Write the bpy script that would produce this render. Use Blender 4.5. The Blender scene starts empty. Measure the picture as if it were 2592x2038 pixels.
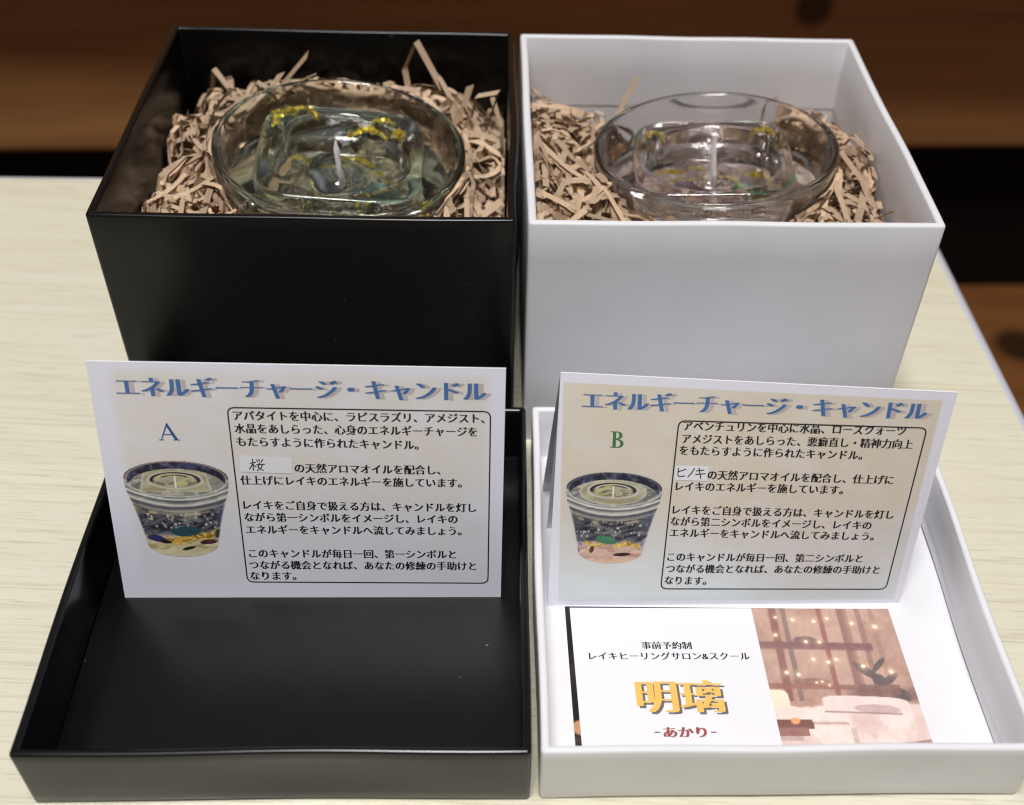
import bpy, math, random
import numpy as np
from mathutils import Vector, Matrix, Euler

SC = bpy.context.scene
COL = SC.collection
R = math.radians
rng = np.random.default_rng(7)

# ------------------------------------------------------------------ camera, light, exposure
cam_d = bpy.data.cameras.new('camera')
cam = bpy.data.objects.new('camera', cam_d)
COL.objects.link(cam)
SC.camera = cam
FPX = 2887.1
cam_d.sensor_width = 36.0
cam_d.lens = FPX / 2592 * 36.0
cam_d.shift_x = -90.6 / 2592
cam_d.shift_y = 145.4 / 2592
cam_d.clip_start = 0.01
cam_d.clip_end = 20
_pitch, _roll = 0.7865, 0.0475
_f = Vector((0, math.cos(_pitch), -math.sin(_pitch)))
_u = Vector((0, math.sin(_pitch), math.cos(_pitch)))
_r = Vector((1, 0, 0))
_r2 = math.cos(_roll) * _r + math.sin(_roll) * _u
_u2 = -math.sin(_roll) * _r + math.cos(_roll) * _u
M3 = Matrix((_r2, _u2, -_f)).transposed()
cam.matrix_world = Matrix.Translation((0, 0, 0.2431)) @ M3.to_4x4()
cam_d.dof.use_dof = True
cam_d.dof.focus_distance = 0.292
cam_d.dof.aperture_fstop = (cam_d.lens / 1000) / 0.0034

world = bpy.data.worlds.new('World')
SC.world = world
world.use_nodes = True
bg = world.node_tree.nodes['Background']
bg.inputs[0].default_value = (1.0, 0.97, 0.96, 1)
bg.inputs[1].default_value = 0.17

def area(name, loc, target, size, power, color):
    l = bpy.data.lights.new(name, 'AREA')
    l.shape = 'DISK'
    l.size = size
    l.energy = power
    l.color = color
    o = bpy.data.objects.new(name, l)
    COL.objects.link(o)
    o.location = loc
    o.rotation_euler = (Vector(target) - Vector(loc)).to_track_quat('-Z', 'Y').to_euler()
    return o
area('ceiling_lamp', (-0.06, -0.06, 1.45), (0, 0.25, 0), 0.42, 22.2, (1.0, 0.985, 0.975))

SC.view_settings.view_transform = 'Standard'
SC.view_settings.look = 'None'
SC.view_settings.exposure = 0
SC.view_settings.gamma = 1
SC.view_settings.use_curve_mapping = False
cy = SC.cycles
cy.max_bounces = 24
cy.transmission_bounces = 20
cy.glossy_bounces = 10
cy.diffuse_bounces = 5
cy.use_denoising = True
cy.filter_width = 1.15
cy.sample_clamp_indirect = 45.0
cy.blur_glossy = 0.12

# ------------------------------------------------------------------ helpers
def lin(c):
    c = np.asarray(c, float) / 255.0
    return np.where(c <= 0.04045, c / 12.92, ((c + 0.055) / 1.055) ** 2.4)

def tag(o, label=None, cat=None, group=None, kind=None):
    if label: o['label'] = label
    if cat: o['category'] = cat
    if group: o['group'] = group
    if kind: o['kind'] = kind
    return o

def empty(name, loc=(0, 0, 0), rot=(0, 0, 0)):
    o = bpy.data.objects.new(name, None)
    o.empty_display_size = 0.02
    COL.objects.link(o)
    o.location = loc
    o.rotation_euler = rot
    return o

def mesh_obj(name, verts, faces, mat=None, parent=None, smooth=False, sharp=None, uv=None):
    me = bpy.data.meshes.new(name)
    me.from_pydata([tuple(map(float, v)) for v in verts], [], [tuple(map(int, f)) for f in faces])
    me.update()
    if uv is not None:
        l = me.uv_layers.new(name='UVMap')
        idx = np.empty(len(me.loops), dtype=np.int32)
        me.loops.foreach_get('vertex_index', idx)
        l.data.foreach_set('uv', np.asarray(uv, dtype=np.float32)[idx].ravel())
    if smooth:
        me.shade_smooth()
        if sharp is not None:
            me.set_sharp_from_angle(angle=R(sharp))
    if mat: me.materials.append(mat)
    o = bpy.data.objects.new(name, me)
    COL.objects.link(o)
    if parent: o.parent = parent
    return o

def box_vf(x0, x1, y0, y1, z0, z1):
    v = [(x, y, z) for z in (z0, z1) for y in (y0, y1) for x in (x0, x1)]
    f = [(0, 2, 3, 1), (4, 5, 7, 6), (0, 1, 5, 4), (2, 6, 7, 3), (0, 4, 6, 2), (1, 3, 7, 5)]
    return v, f

def bevel(o, w, seg=3):
    m = o.modifiers.new('edge', 'BEVEL')
    m.width = w
    m.segments = seg
    m.limit_method = 'ANGLE'
    return o

def mat(name, base=(.8, .8, .8), rough=.5, spec=.5, **kw):
    m = bpy.data.materials.new(name)
    m.use_nodes = True
    b = m.node_tree.nodes['Principled BSDF']
    b.inputs['Base Color'].default_value = (*base, 1)
    b.inputs['Roughness'].default_value = rough
    b.inputs['Specular IOR Level'].default_value = spec
    for k, v in kw.items():
        b.inputs[k].default_value = v
    return m

class NT:
    def __init__(s, m):
        s.t = m.node_tree
        s.b = s.t.nodes['Principled BSDF']
    def n(s, typ, **kw):
        x = s.t.nodes.new(typ)
        for k, v in kw.items():
            if k in x.inputs.keys() if isinstance(k, str) else False: x.inputs[k].default_value = v
            else: setattr(x, k, v)
        return x
    def l(s, a, b):
        s.t.links.new(a, b)
    def coords(s, which='Object', scale=(1, 1, 1), rot=(0, 0, 0)):
        tc = s.n('ShaderNodeTexCoord')
        mp = s.n('ShaderNodeMapping')
        mp.inputs['Scale'].default_value = scale
        mp.inputs['Rotation'].default_value = rot
        s.l(tc.outputs[which], mp.inputs[0])
        return mp.outputs[0]
    def noise(s, vec, scale, detail=3, rough=.5):
        x = s.n('ShaderNodeTexNoise')
        x.inputs['Scale'].default_value = scale
        x.inputs['Detail'].default_value = detail
        x.inputs['Roughness'].default_value = rough
        s.l(vec, x.inputs['Vector'])
        return x.outputs['Fac']
    def ramp(s, fac, stops):
        x = s.n('ShaderNodeValToRGB')
        e = x.color_ramp.elements
        while len(e) < len(stops): e.new(0.5)
        for i, (p, c) in enumerate(stops):
            e[i].position = p
            e[i].color = (*c, 1) if len(c) == 3 else c
        s.l(fac, x.inputs[0])
        return x.outputs[0]
    def mix(s, fac, a, b, mode='MIX'):
        x = s.n('ShaderNodeMix')
        x.data_type = 'RGBA'
        x.blend_type = mode
        for sock, v in ((x.inputs[0], fac), (x.inputs[6], a), (x.inputs[7], b)):
            if hasattr(v, 'is_output'): s.l(v, sock)
            elif isinstance(v, (int, float)): sock.default_value = v
            else: sock.default_value = (*v, 1)
        return x.outputs[2]
    def math(s, op, a, b=None):
        x = s.n('ShaderNodeMath')
        x.operation = op
        for i, v in enumerate((a, b)):
            if v is None: continue
            if hasattr(v, 'is_output'): s.l(v, x.inputs[i])
            else: x.inputs[i].default_value = v
        return x.outputs[0]
    def bump(s, h, strength, dist):
        x = s.n('ShaderNodeBump')
        x.inputs['Strength'].default_value = strength
        x.inputs['Distance'].default_value = dist
        s.l(h, x.inputs['Height'])
        s.l(x.outputs[0], s.b.inputs['Normal'])
    def color(s, c):
        s.l(c, s.b.inputs['Base Color'])

# ------------------------------------------------------------------ materials
def m_table():
    m = mat('pale_wood_laminate', rough=.42, spec=.35)
    t = NT(m)
    rot = (0, 0, R(-3.8))
    fine = t.noise(t.coords('Object', (16, 1050, 1), rot), 1.0, 2, .5)
    dash = t.noise(t.coords('Object', (70, 1500, 1), rot), 1.0, 1, .5)
    broad = t.noise(t.coords('Object', (2.5, 75, 1), rot), 1.0, 2, .5)
    cloud = t.noise(t.coords('Object', (14, 22, 1)), 1.0, 3, .6)
    base = t.ramp(broad, [(.25, (.655, .62, .465)), (.75, (.72, .695, .55))])
    c2 = t.mix(t.ramp(cloud, [(.35, (0, 0, 0)), (.65, (1, 1, 1))]), base, t.mix(.5, base, (.70, .67, .56)))
    f = t.ramp(fine, [(.54, (0, 0, 0)), (.70, (.6, .6, .6))])
    c3 = t.mix(f, c2, (.56, .51, .36))
    d = t.ramp(dash, [(.61, (0, 0, 0)), (.72, (.6, .6, .6))])
    c4 = t.mix(d, c3, (.49, .44, .32))
    t.color(c4)
    return m

def m_wood(name, cols, scale, knots=(), rough=.5):
    m = mat(name, rough=rough, spec=.3)
    t = NT(m)
    v = t.coords('Object', scale)
    n1 = t.noise(v, 1.0, 4, .55)
    c = t.ramp(n1, [(.3, cols[0]), (.7, cols[1])])
    for (kx, ky, kz, kr) in knots:
        tc = t.n('ShaderNodeTexCoord')
        d = t.n('ShaderNodeVectorMath', operation='DISTANCE')
        t.l(tc.outputs['Object'], d.inputs[0])
        d.inputs[1].default_value = (kx, ky, kz)
        k = t.ramp(t.math('DIVIDE', d.outputs['Value'], kr), [(.6, (1, 1, 1)), (1.0, (0, 0, 0))])
        c = t.mix(t.math('MULTIPLY', k, .85), c, (.012, .007, .005))
    t.color(c)
    return m

def m_cardboard(name, base, rough, spec, var=.04, bump=.06, dust=False):
    m = mat(name, base, rough, spec)
    t = NT(m)
    v = t.coords('Object', (1, 1, 1))
    n = t.noise(v, 55, 4, .6)
    lo = tuple(max(0, c * (1 - var)) for c in base)
    hi = tuple(min(1, c * (1 + var)) for c in base)
    c = t.ramp(n, [(.3, lo), (.7, hi)])
    if dust:                                   # lint and pale scuffs on the dark paper
        spk = t.ramp(t.noise(v, 620, 1, .5), [(.795, (0, 0, 0)), (.83, (1, 1, 1))])
        pat = t.ramp(t.noise(v, 60, 2, .5), [(.50, (0, 0, 0)), (.60, (1, 1, 1))])
        c = t.mix(t.math('MULTIPLY', spk, pat), c, (.20, .19, .18))
    t.color(c)
    fib = t.noise(v, 2600, 2, .5)
    big = t.noise(v, 40, 2, .5)
    t.bump(t.math('ADD', t.math('MULTIPLY', fib, .25), t.math('MULTIPLY', big, .3)), bump, .001)
    rr = t.ramp(t.noise(v, 130, 3, .6), [(.3, (rough * .96,) * 3), (.7, (min(1, rough * 1.05),) * 3)])
    t.l(rr, t.b.inputs['Roughness'])
    return m

def m_kraft():
    m = mat('kraft_paper', rough=.7, spec=.15)
    t = NT(m)
    v = t.coords('Object')
    n = t.noise(v, 70, 3, .6)
    fib = t.noise(v, 1800, 2, .6)
    c = t.ramp(n, [(.3, (.57, .40, .262)), (.7, (.70, .52, .365))])
    c = t.mix(t.ramp(fib, [(.35, (.5, .5, .5)), (.65, (0, 0, 0))]), c, (.46, .32, .21))
    at = t.n('ShaderNodeAttribute')
    at.attribute_name = 'tone'
    sc = t.n('ShaderNodeVectorMath', operation='SCALE')
    t.l(c, sc.inputs[0])
    t.l(at.outputs['Fac'], sc.inputs['Scale'])
    t.color(sc.outputs[0])
    return m

def m_glass(name, color, ior=1.47, rough=0.0, ripple=0.0):
    m = mat(name, color, rough, .5)
    b = m.node_tree.nodes['Principled BSDF']
    b.inputs['Transmission Weight'].default_value = 1
    b.inputs['IOR'].default_value = ior
    if ripple:
        t = NT(m)
        v = t.coords('Object', (1, 1, .55))
        h = t.math('ADD', t.noise(v, 95, 3, .55), t.math('MULTIPLY', t.noise(v, 420, 2, .5), .12))
        t.bump(h, ripple, .0025)
    return m

def m_print(name, w, h, margin, stops, mcol, mottling):
    """printed card face; UV holds millimetres"""
    m = mat(name, rough=.55, spec=.3)
    t = NT(m)
    tc = t.n('ShaderNodeTexCoord')
    sp = t.n('ShaderNodeSeparateXYZ')
    t.l(tc.outputs['UV'], sp.inputs[0])
    u, v = sp.outputs[0], sp.outputs[1]
    n = t.noise(t.coords('UV', (.05, .05, 1)), 1.0, 3, .55)
    vv = t.math('ADD', t.math('DIVIDE', v, h), t.math('MULTIPLY', t.math('SUBTRACT', n, .5), .5))
    c = t.ramp(vv, stops)
    blot = t.noise(t.coords('UV', (.09, .12, 1)), 1.0, 2, .5)
    c = t.mix(t.ramp(blot, [(.45, (0, 0, 0)), (.7, (mottling,) * 3)]), c, mcol)
    l, r, b, tp, soft = margin
    def step(a, e0, e1):
        x = t.n('ShaderNodeMapRange')
        x.inputs[1].default_value = e0
        x.inputs[2].default_value = e1
        t.l(a, x.inputs[0])
        return x.outputs[0]
    k = t.math('MULTIPLY', step(u, l, l + soft), step(u, w - r, w - r - soft))
    k = t.math('MULTIPLY', k, t.math('MULTIPLY', step(v, b, b + soft), step(v, h - tp, h - tp - soft)))
    c = t.mix(k, mcol, c)
    g = t.noise(t.coords('UV', (7, 7, 1)), 1.0, 2, .6)
    c = t.mix(.07, c, t.ramp(g, [(.3, (.2, .2, .2)), (.7, (1, 1, 1))]), 'MULTIPLY')
    t.color(c)
    return m

def m_vcol(name, rough=.45):
    m = mat(name, rough=rough, spec=.3)
    t = NT(m)
    a = t.n('ShaderNodeVertexColor')
    a.layer_name = 'print'
    t.color(a.outputs[0])
    return m

MT = dict(
    table=m_table(),
    trim=mat('grey_edge_band', (.60, .60, .66), .4, .4),
    white=m_cardboard('white_box_paper', (.765, .76, .79), .5, .35, .025, .05),
    boxwhite=m_cardboard('white_tall_box_paper', (.715, .71, .735), .5, .35, .025, .05),
    black=m_cardboard('black_lid_paper', (.0010, .0010, .0012), .25, .56, .1, .02, True),
    boxblack=m_cardboard('matt_black_box_paper', (.0009, .0009, .0010), .28, .36, .1, .02, True),
    kraft=m_kraft(),
    ink=mat('black_ink', (.012, .012, .014), .55, .3),
    pen=mat('blue_black_pen', (.014, .016, .045), .5, .3),
    blue=mat('blue_ink', (.068, .160, .38), .55, .3),
    navy=mat('navy_ink', (.02, .085, .26), .55, .3),
    green=mat('green_ink', (.05, .19, .075), .55, .3),
    pinkgrey=mat('pinkish_grey_ink', (.52, .45, .45), .55, .3),
    paper=mat('white_paper', (.785, .78, .82), .6, .3),
    backpaper=m_cardboard('white_card_back', (.78, .77, .81), .6, .3, .02, .02),
    gold_ink=mat('yellow_gold_ink', (.80, .50, .12), .5, .3),
    shadow_ink=mat('brown_grey_ink', (.17, .13, .125), .5, .3),
    red=mat('dark_red_ink', (.33, .075, .075), .5, .3),
    wick=mat('white_wick', (.85, .83, .85), .5, .3),
    foil=mat('gold_leaf', (.93, .83, .25), .42, .5, **{'Metallic': 1.0}),
    pic=m_vcol('printed_picture'),
)

# ------------------------------------------------------------------ the place: floor, cabinet, table
FLOOR_Z = -0.44
CAB = (-0.4547, 0.8131)
CAB_YAW = R(5.73)
mflo = m_wood('orange_wood_floor', ((.20, .076, .022), (.32, .122, .036)), (4, 30, 30), [(.448, .868, FLOOR_Z, .030)])
v, f = [(-3, -1.5, FLOOR_Z), (3, -1.5, FLOOR_Z), (3, 2.5, FLOOR_Z), (-3, 2.5, FLOOR_Z)], [(0, 1, 2, 3)]
tag(mesh_obj('floor', v, f, mflo), 'orange brown wooden floor in the dark behind the table', 'floor', kind='structure')

cab = empty('wooden_cabinet', (CAB[0], CAB[1], FLOOR_Z), (0, 0, CAB_YAW))
tag(cab, 'dark brown wooden cabinet standing behind the table with a black gap underneath', 'cabinet')
c_, s_ = math.cos(CAB_YAW), math.sin(CAB_YAW)
kx, ky = .189 - CAB[0], .878 - CAB[1]
knot = (kx * c_ + ky * s_, 0.0, -.128 - FLOOR_Z)
mcab = m_wood('dark_pine', ((.24, .112, .039), (.38, .185, .066)), (3, 40, 40), [(*knot, .018)])
zb = -.25 - FLOOR_Z
v, f = box_vf(-1.2, 2.2, 0, .45, zb, .40 - FLOOR_Z)
bevel(mesh_obj('front_panel', v, f, mcab, cab), .006)
ZL = -.06 - FLOOR_Z
v, f = [(-1.2, -.036, ZL), (2.2, -.134, ZL), (2.2, .02, ZL), (-1.2, .02, ZL),
        (-1.2, -.036, ZL + .03), (2.2, -.134, ZL + .03), (2.2, .02, ZL + .03), (-1.2, .02, ZL + .03)], [(3, 2, 1, 0), (4, 5, 6, 7), (0, 1, 5, 4), (1, 2, 6, 5), (2, 3, 7, 6), (3, 0, 4, 7)]
mesh_obj('unseen_shade_lip', v, f, mcab, cab)  # unseen slanted overhang, added to shade the upper part of the panel
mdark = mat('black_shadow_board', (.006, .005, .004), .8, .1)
for x0 in (-1.1, 2.0):
    v, f = box_vf(x0, x0 + .1, .03, .43, 0, zb)
    mesh_obj('leg', v, f, mcab, cab)
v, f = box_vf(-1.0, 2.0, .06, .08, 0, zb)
mesh_obj('gap_shade_board', v, f, mdark, cab)  # board coloured near black, standing in for the shade under the cabinet

# table: pale laminate top with a rounded grey edge band
TY = R(3.8)
tab = empty('low_table', (0, 0, FLOOR_Z))
tag(tab, 'low table with pale wood grain top and rounded grey edge under the boxes', 'table')
# laminate corner back-right from two edge lines
def lineX(p, d, q, e):
    A = np.array([[d[0], -e[0]], [d[1], -e[1]]])
    t_ = np.linalg.solve(A, np.array(q) - np.array(p))
    return np.array(p) + t_[0] * np.array(d)
bdir = np.array([.03755, .00248]); bdir /= np.linalg.norm(bdir)
rdir = np.array([.00774, -.09045]); rdir /= np.linalg.norm(rdir)
cbr = lineX((-.1797, .3847), bdir, (.14143, .3579), rdir)
cbl = cbr - bdir * .95
cfr = cbr + rdir * .62
cfl = cbl + rdir * .62
quad = np.array([cfl, cfr, cbr, cbl])
TH = .026
v = [(q[0], q[1], -FLOOR_Z - z) for z in (0, TH) for q in quad]
f = [(0, 1, 2, 3), (7, 6, 5, 4), (0, 4, 5, 1), (1, 5, 6, 2), (2, 6, 7, 3), (3, 7, 4, 0)]
mesh_obj('tabletop', v, f, MT['table'], tab)
# edge band: rounded strip swept round the four sides
cen = quad.mean(0)
prof = [(0, -.0001), (.0012, -.0002), (.0028, -.0010), (.0044, -.0026), (.0052, -.0048), (.0054, -.012), (.0052, -.0215), (.0040, -.0246), (.0016, -.0259), (0, -.0259)]
loops = []
for (o_, z) in prof:
    pts = []
    for i in range(4):
        a, b, c = quad[i - 1], quad[i], quad[(i + 1) % 4]
        d1 = (b - a) / np.linalg.norm(b - a); d2 = (c - b) / np.linalg.norm(c - b)
        n1 = np.array([d1[1], -d1[0]]); n2 = np.array([d2[1], -d2[0]])
        for k in range(7):
            w = k / 6
            n = n1 * (1 - w) + n2 * w
            n /= np.linalg.norm(n)
            pts.append((*(b + n * o_), -FLOOR_Z + z))
    loops.append(pts)
NP_ = len(loops[0])
v = [p for l in loops for p in l]
f = [(j * NP_ + i, j * NP_ + (i + 1) % NP_, (j + 1) * NP_ + (i + 1) % NP_, (j + 1) * NP_ + i) for j in range(len(prof) - 1) for i in range(NP_)]
mesh_obj('edge_band', v, [tuple(reversed(q)) for q in f], MT['trim'], tab, smooth=True, sharp=50)
for q in quad:
    p = q + (cen - q) * .14
    vv, ff = box_vf(p[0] - .018, p[0] + .018, p[1] - .018, p[1] + .018, 0, -FLOOR_Z - TH)
    mesh_obj('leg', vv, ff, MT['trim'], tab)

# ------------------------------------------------------------------ cardboard boxes and lids
def wob(seed, amp, nh=4):
    r = np.random.default_rng(seed)
    a = r.normal(size=nh) * amp / np.arange(1, nh + 1)
    ph = r.uniform(0, 6.28, nh)
    return lambda s: sum(a[k] * math.sin((k + 1) * math.pi * 1.3 * s + ph[k]) for k in range(nh))

def rect_loop(w, d, ins, r, nside=18, ncor=4):
    """closed rounded rectangle, inset by ins; returns points, side index, side parameter"""
    hw, hd = w / 2 - ins, d / 2 - ins
    pts = []
    cs = [(-hw + r, -hd + r, 180), (hw - r, -hd + r, 270), (hw - r, hd - r, 0), (-hw + r, hd - r, 90)]
    for i in range(4):
        cx, cy_, a0 = cs[i]
        for k in range(ncor + 1):
            a = R(a0 + 90 * k / ncor)
            pts.append((cx + r * math.cos(a), cy_ + r * math.sin(a), i, 0.0))
        nx, ny, na = cs[(i + 1) % 4]
        ax, ay = pts[-1][:2]
        bx, by = nx + r * math.cos(R(na)), ny + r * math.sin(R(na))
        for k in range(1, nside):
            s = k / nside
            pts.append((ax + (bx - ax) * s, ay + (by - ay) * s, i, s))
    return pts

def carton(w, d, h, t, ft, wrap, material, parent, seed, bulge, arch=0.0, rough_z=.00018):
    e = .0007
    prof = [(.0009, .0000), (.0002, .0003), (0, .0012)]
    for k in range(1, 8): prof.append((0, .0012 + (h - .0012 - e) * k / 7))
    for k in range(1, 6):
        a = math.pi * k / 6
        prof.append((t / 2 - t / 2 * math.cos(a), h - e + e * math.sin(a)))
    prof += [(t, h - e), (t, h - wrap * .5), (t, h - wrap), (t - .00022, h - wrap - .0001), (t - .00022, (h - wrap + ft) / 2), (t - .0001, ft)]
    bul = [wob(seed + 10 * i, bulge, 2) for i in range(4)]
    zw = [wob(seed + 77 + 10 * i, rough_z) for i in range(4)]
    nrm = [(0, -1), (1, 0), (0, 1), (-1, 0)]
    V = []
    n = None
    for ins, z in prof:
        lp = rect_loop(w, d, ins, max(.0011 - ins, .00035))
        n = len(lp)
        for (x, y, i, s) in lp:
            env = math.sin(math.pi * s)
            hz = min(1, z / h)
            b = bul[i](s) * env * (.3 + .7 * math.sin(math.pi * min(1, hz * .9)))
            zz = z + zw[i](s) * hz * (1 if s else 0) * env
            if arch and z < .002: zz += arch * (1 - abs(2 * s - 1) ** 5) * (1 if s else 0)
            V.append((x + nrm[i][0] * b, y + nrm[i][1] * b, zz))
    F = []
    for j in range(len(prof) - 1):
        for i in range(n):
            F.append((j * n + i, j * n + (i + 1) % n, (j + 1) * n + (i + 1) % n, (j + 1) * n + i))
    F.append(tuple(reversed(range(n))))
    mesh_obj('walls', V, F, material, parent, smooth=True, sharp=38)
    iv = [(x, y, ft) for (x, y, _, _) in rect_loop(w, d, t - .0004, .0003, 1, 1)]
    mesh_obj('floor_panel', iv + [(x, y, .0012) for x, y, _ in iv], [tuple(range(len(iv)))], material, parent)

def place_front(name, x, y, yaw, d):
    return empty(name, (x - math.sin(yaw) * d / 2, y + math.cos(yaw) * d / 2, 0), (0, 0, yaw))

BW, BD, BH, BT = .110, .1100, .0779, .0022
bb = place_front('gift_box', -.0659, .2483, .0597, BD)
tag(bb, 'tall open black cardboard box filled with shredded paper around a glass candle', 'box', 'open gift boxes')
carton(BW, BD, BH, BT, .002, .024, MT['boxblack'], bb, 3, .0006)
wb = place_front('gift_box', .0470, .2546, .0701, BD)
tag(wb, 'tall open white cardboard box filled with shredded paper around a glass candle', 'box', 'open gift boxes')
carton(BW, BD, BH, BT, .002, .024, MT['boxwhite'], wb, 21, .0006)
LW, LD, LH, LT = .1130, .1128, .0206, .0020
bl = place_front('box_lid', -.0568, .1276, .0593, LD)
tag(bl, 'black cardboard lid lying upside down in front of the black box, holding card A', 'lid', 'upturned box lids')
carton(LW, LD, LH, LT, .0018, .0145, MT['black'], bl, 35, .0007, .0006)
wl = place_front('box_lid', .0580, .1347, .0612, LD)
tag(wl, 'white cardboard lid lying upside down in front of the white box, holding card B', 'lid', 'upturned box lids')
carton(LW, LD, LH, LT, .0018, .0145, MT['white'], wl, 49, .0007, .0006)

# ------------------------------------------------------------------ glass candles
CUP_H = .0605
GEL = -.0115
def lathe(prof, n=96, close_bottom=True, close_top=True):
    V, F = [], []
    for r, z in prof:
        for k in range(n):
            a = 2 * math.pi * k / n
            V.append((r * math.cos(a), r * math.sin(a), z))
    for j in range(len(prof) - 1):
        for k in range(n):
            F.append((j * n + k, j * n + (k + 1) % n, (j + 1) * n + (k + 1) % n, (j + 1) * n + k))
    if close_bottom: F.append(tuple(reversed(range(n))))
    if close_top: F.append(tuple((len(prof) - 1) * n + k for k in range(n)))
    return V, F

def sq_r(a, half, rc):
    """radius of a rounded square at angle a (superellipse)"""
    p = 5.0
    return half / ((abs(math.cos(a)) ** p + abs(math.sin(a)) ** p) ** (1 / p))

def cup_outer_r(z):          # z measured from the rim downwards (negative)
    zs = [-CUP_H, -.052, -.035, -.016, -.013, -.006, 0]
    rs = [.0245, .0268, .0305, .0340, .0352, .0364, .0370]
    return np.interp(z, zs, rs)

def make_candle(loc, tilt, yaw, tint, holder_top, label, wick_h, seed, gem_cols, holder_off, foil_at, chip_cols):
    r = np.random.default_rng(seed)
    tx, ty = tilt
    root = empty('glass_candle', loc)
    Rm = Matrix.Rotation(ty, 3, 'Y') @ Matrix.Rotation(tx, 3, 'X')
    root.rotation_euler = Rm.to_euler()
    root.location = Vector(loc) + Rm @ Vector((0, 0, -CUP_H))
    tag(root, label, 'candle', 'glass candles nested in the boxes')
    Z = CUP_H                              # local z = rim-relative z + CUP_H
    g_cup = m_glass('clear_glass_' + str(seed), tint[0], 1.47, 0, .08)
    g_hold = m_glass('holder_glass_' + str(seed), tint[1], 1.45, 0, .12)
    g_gel = m_glass('clear_gel_' + str(seed), tint[2], 1.42, 0, .55)
    out = [(.0225, -CUP_H), (.0240, -CUP_H + .0006), (.0247, -CUP_H + .003)]
    for z in np.linspace(-.052, -.018, 9): out.append((float(cup_outer_r(z)), float(z)))
    out += [(.0342, -.0150), (.0351, -.0132), (.0356, -.0110), (.0360, -.0080), (.0364, -.0050), (.0368, -.0020), (.0370, -.0009),
            (.0369, -.0003), (.0364, 0.0), (.0355, -.0001), (.0349, -.0007), (.0343, -.004), (.0334, -.0080), (.0325, GEL + .0004)]
    for k in range(1, 12): out.append((.0325 * (1 - k / 12) + .0004, GEL))
    V, F = lathe([(a, b + Z) for a, b in out], 112)
    # slight ripple of the gel surface
    nV = []
    for (x, y, z) in V:
        rr = math.hypot(x, y)
        if abs(z - Z - GEL) < 1e-6 and rr > .002:
            z += .0004 * math.sin(310 * x + 2) * math.sin(260 * y + 1)
        nV.append((x, y, z))
    mesh_obj('glass_cup', nV, F, g_gel if False else g_cup, root, smooth=True, sharp=60)
    # square glass holder with a round bowl, half sunk in the gel
    ht = holder_top
    N = 128
    prof = []      # (blend square->round, half/radius, z)
    H0 = .0243
    prof += [(1, H0 * .80, -.030), (1, H0 * .86, -.0295), (1, H0 * .93, -.02), (1, H0 * .985, ht - .005), (1, H0, ht - .0022), (1, H0 * .995, ht - .0008), (1, H0 * .975, ht - .0001), (.9, H0 * .955, ht),
             (.30, .0225, ht - .0001), (0, .0212, ht - .0004), (0, .0205, ht - .0014), (0, .0201, ht - .0035), (0, .0198, ht - .0068)]
    bz = ht - .0078
    prof += [(0, .0193, bz + .0004), (0, .0182, bz), (0, .015, bz - .0004), (0, .010, bz - .0010), (0, .007, bz - .0013), (0, .0048, bz - .0004),
             (0, .0036, bz + .0006), (0, .0026, bz + .0002), (0, .0016, bz + .0007), (0, .0006, bz + .0012)]
    V, F = [], []
    for q, s, z in prof:
        for k in range(N):
            a = 2 * math.pi * k / N
            rr = q * sq_r(a, s, 0) + (1 - q) * s
            zz = z + Z
            if z <= bz + .0005 and q == 0 and s > .004:
                zz += .00035 * math.sin(4 * a + 900 * s + seed)
            V.append((rr * math.cos(a), rr * math.sin(a), zz))
    n = len(prof)
    for j in range(n - 1):
        for k in range(N):
            F.append((j * N + k, j * N + (k + 1) % N, (j + 1) * N + (k + 1) % N, (j + 1) * N + k))
    F.append(tuple(reversed(range(N))))
    F.append(tuple((n - 1) * N + k for k in range(N)))
    ho = mesh_obj('square_glass_holder', V, F, g_hold, root, smooth=True, sharp=55)
    ho.rotation_euler = (0, 0, yaw)
    ho.location = (holder_off[0], holder_off[1], 0)
    # gel body seen under the holder: swirls of air bubbles
    # wick
    bx, by = holder_off
    pts = []
    for k in range(9):
        s = k / 8
        pts.append((bx + wick_h[1] * s + .0004 * math.sin(5 * s), by + wick_h[2] * s, Z + bz - .010 + (wick_h[0] + .010) * s, .00085 * (1 if s < .88 else (1.25 if wick_h[3] else 1 - (s - .88) * 6))))
    V, F = [], []
    for (x, y, z, rr) in pts:
        for k in range(10):
            a = 2 * math.pi * k / 10
            V.append((x + rr * math.cos(a), y + rr * math.sin(a), z))
    for j in range(len(pts) - 1):
        for k in range(10):
            F.append((j * 10 + k, j * 10 + (k + 1) % 10, (j + 1) * 10 + (k + 1) % 10, (j + 1) * 10 + k))
    F.append(tuple(reversed(range(10))))
    F.append(tuple((len(pts) - 1) * 10 + k for k in range(10)))
    mesh_obj('wick', V, F, MT['wick'], root, smooth=True, sharp=60)
    # gold leaf flakes
    for (fx, fy, fz, L, W_, ang, tip) in foil_at:
        nx_, ny_ = 18, 6
        V, F = [], []
        jag = r.normal(size=(nx_, ny_, 3)) * .00030
        for i in range(nx_):
            for j in range(ny_):
                s, tt = i / (nx_ - 1) - .5, j / (ny_ - 1) - .5
                wid = W_ * .8 * (1 - .8 * abs(2 * s) ** 1.6) * r.uniform(.35, 1.2)
                x, y, z = s * L, tt * wid + .12 * L * math.cos(5 * s), .0004 * math.sin(14 * s)
                V.append((x + jag[i, j, 0], y + jag[i, j, 1], z + jag[i, j, 2] * 2.2))
        for i in range(nx_ - 1):
            for j in range(ny_ - 1):
                F.append((i * ny_ + j, (i + 1) * ny_ + j, (i + 1) * ny_ + j + 1, i * ny_ + j + 1))
        o = mesh_obj('gold_flake', V, F, MT['foil'], root)
        o.location = (fx, fy, Z + fz)
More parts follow.
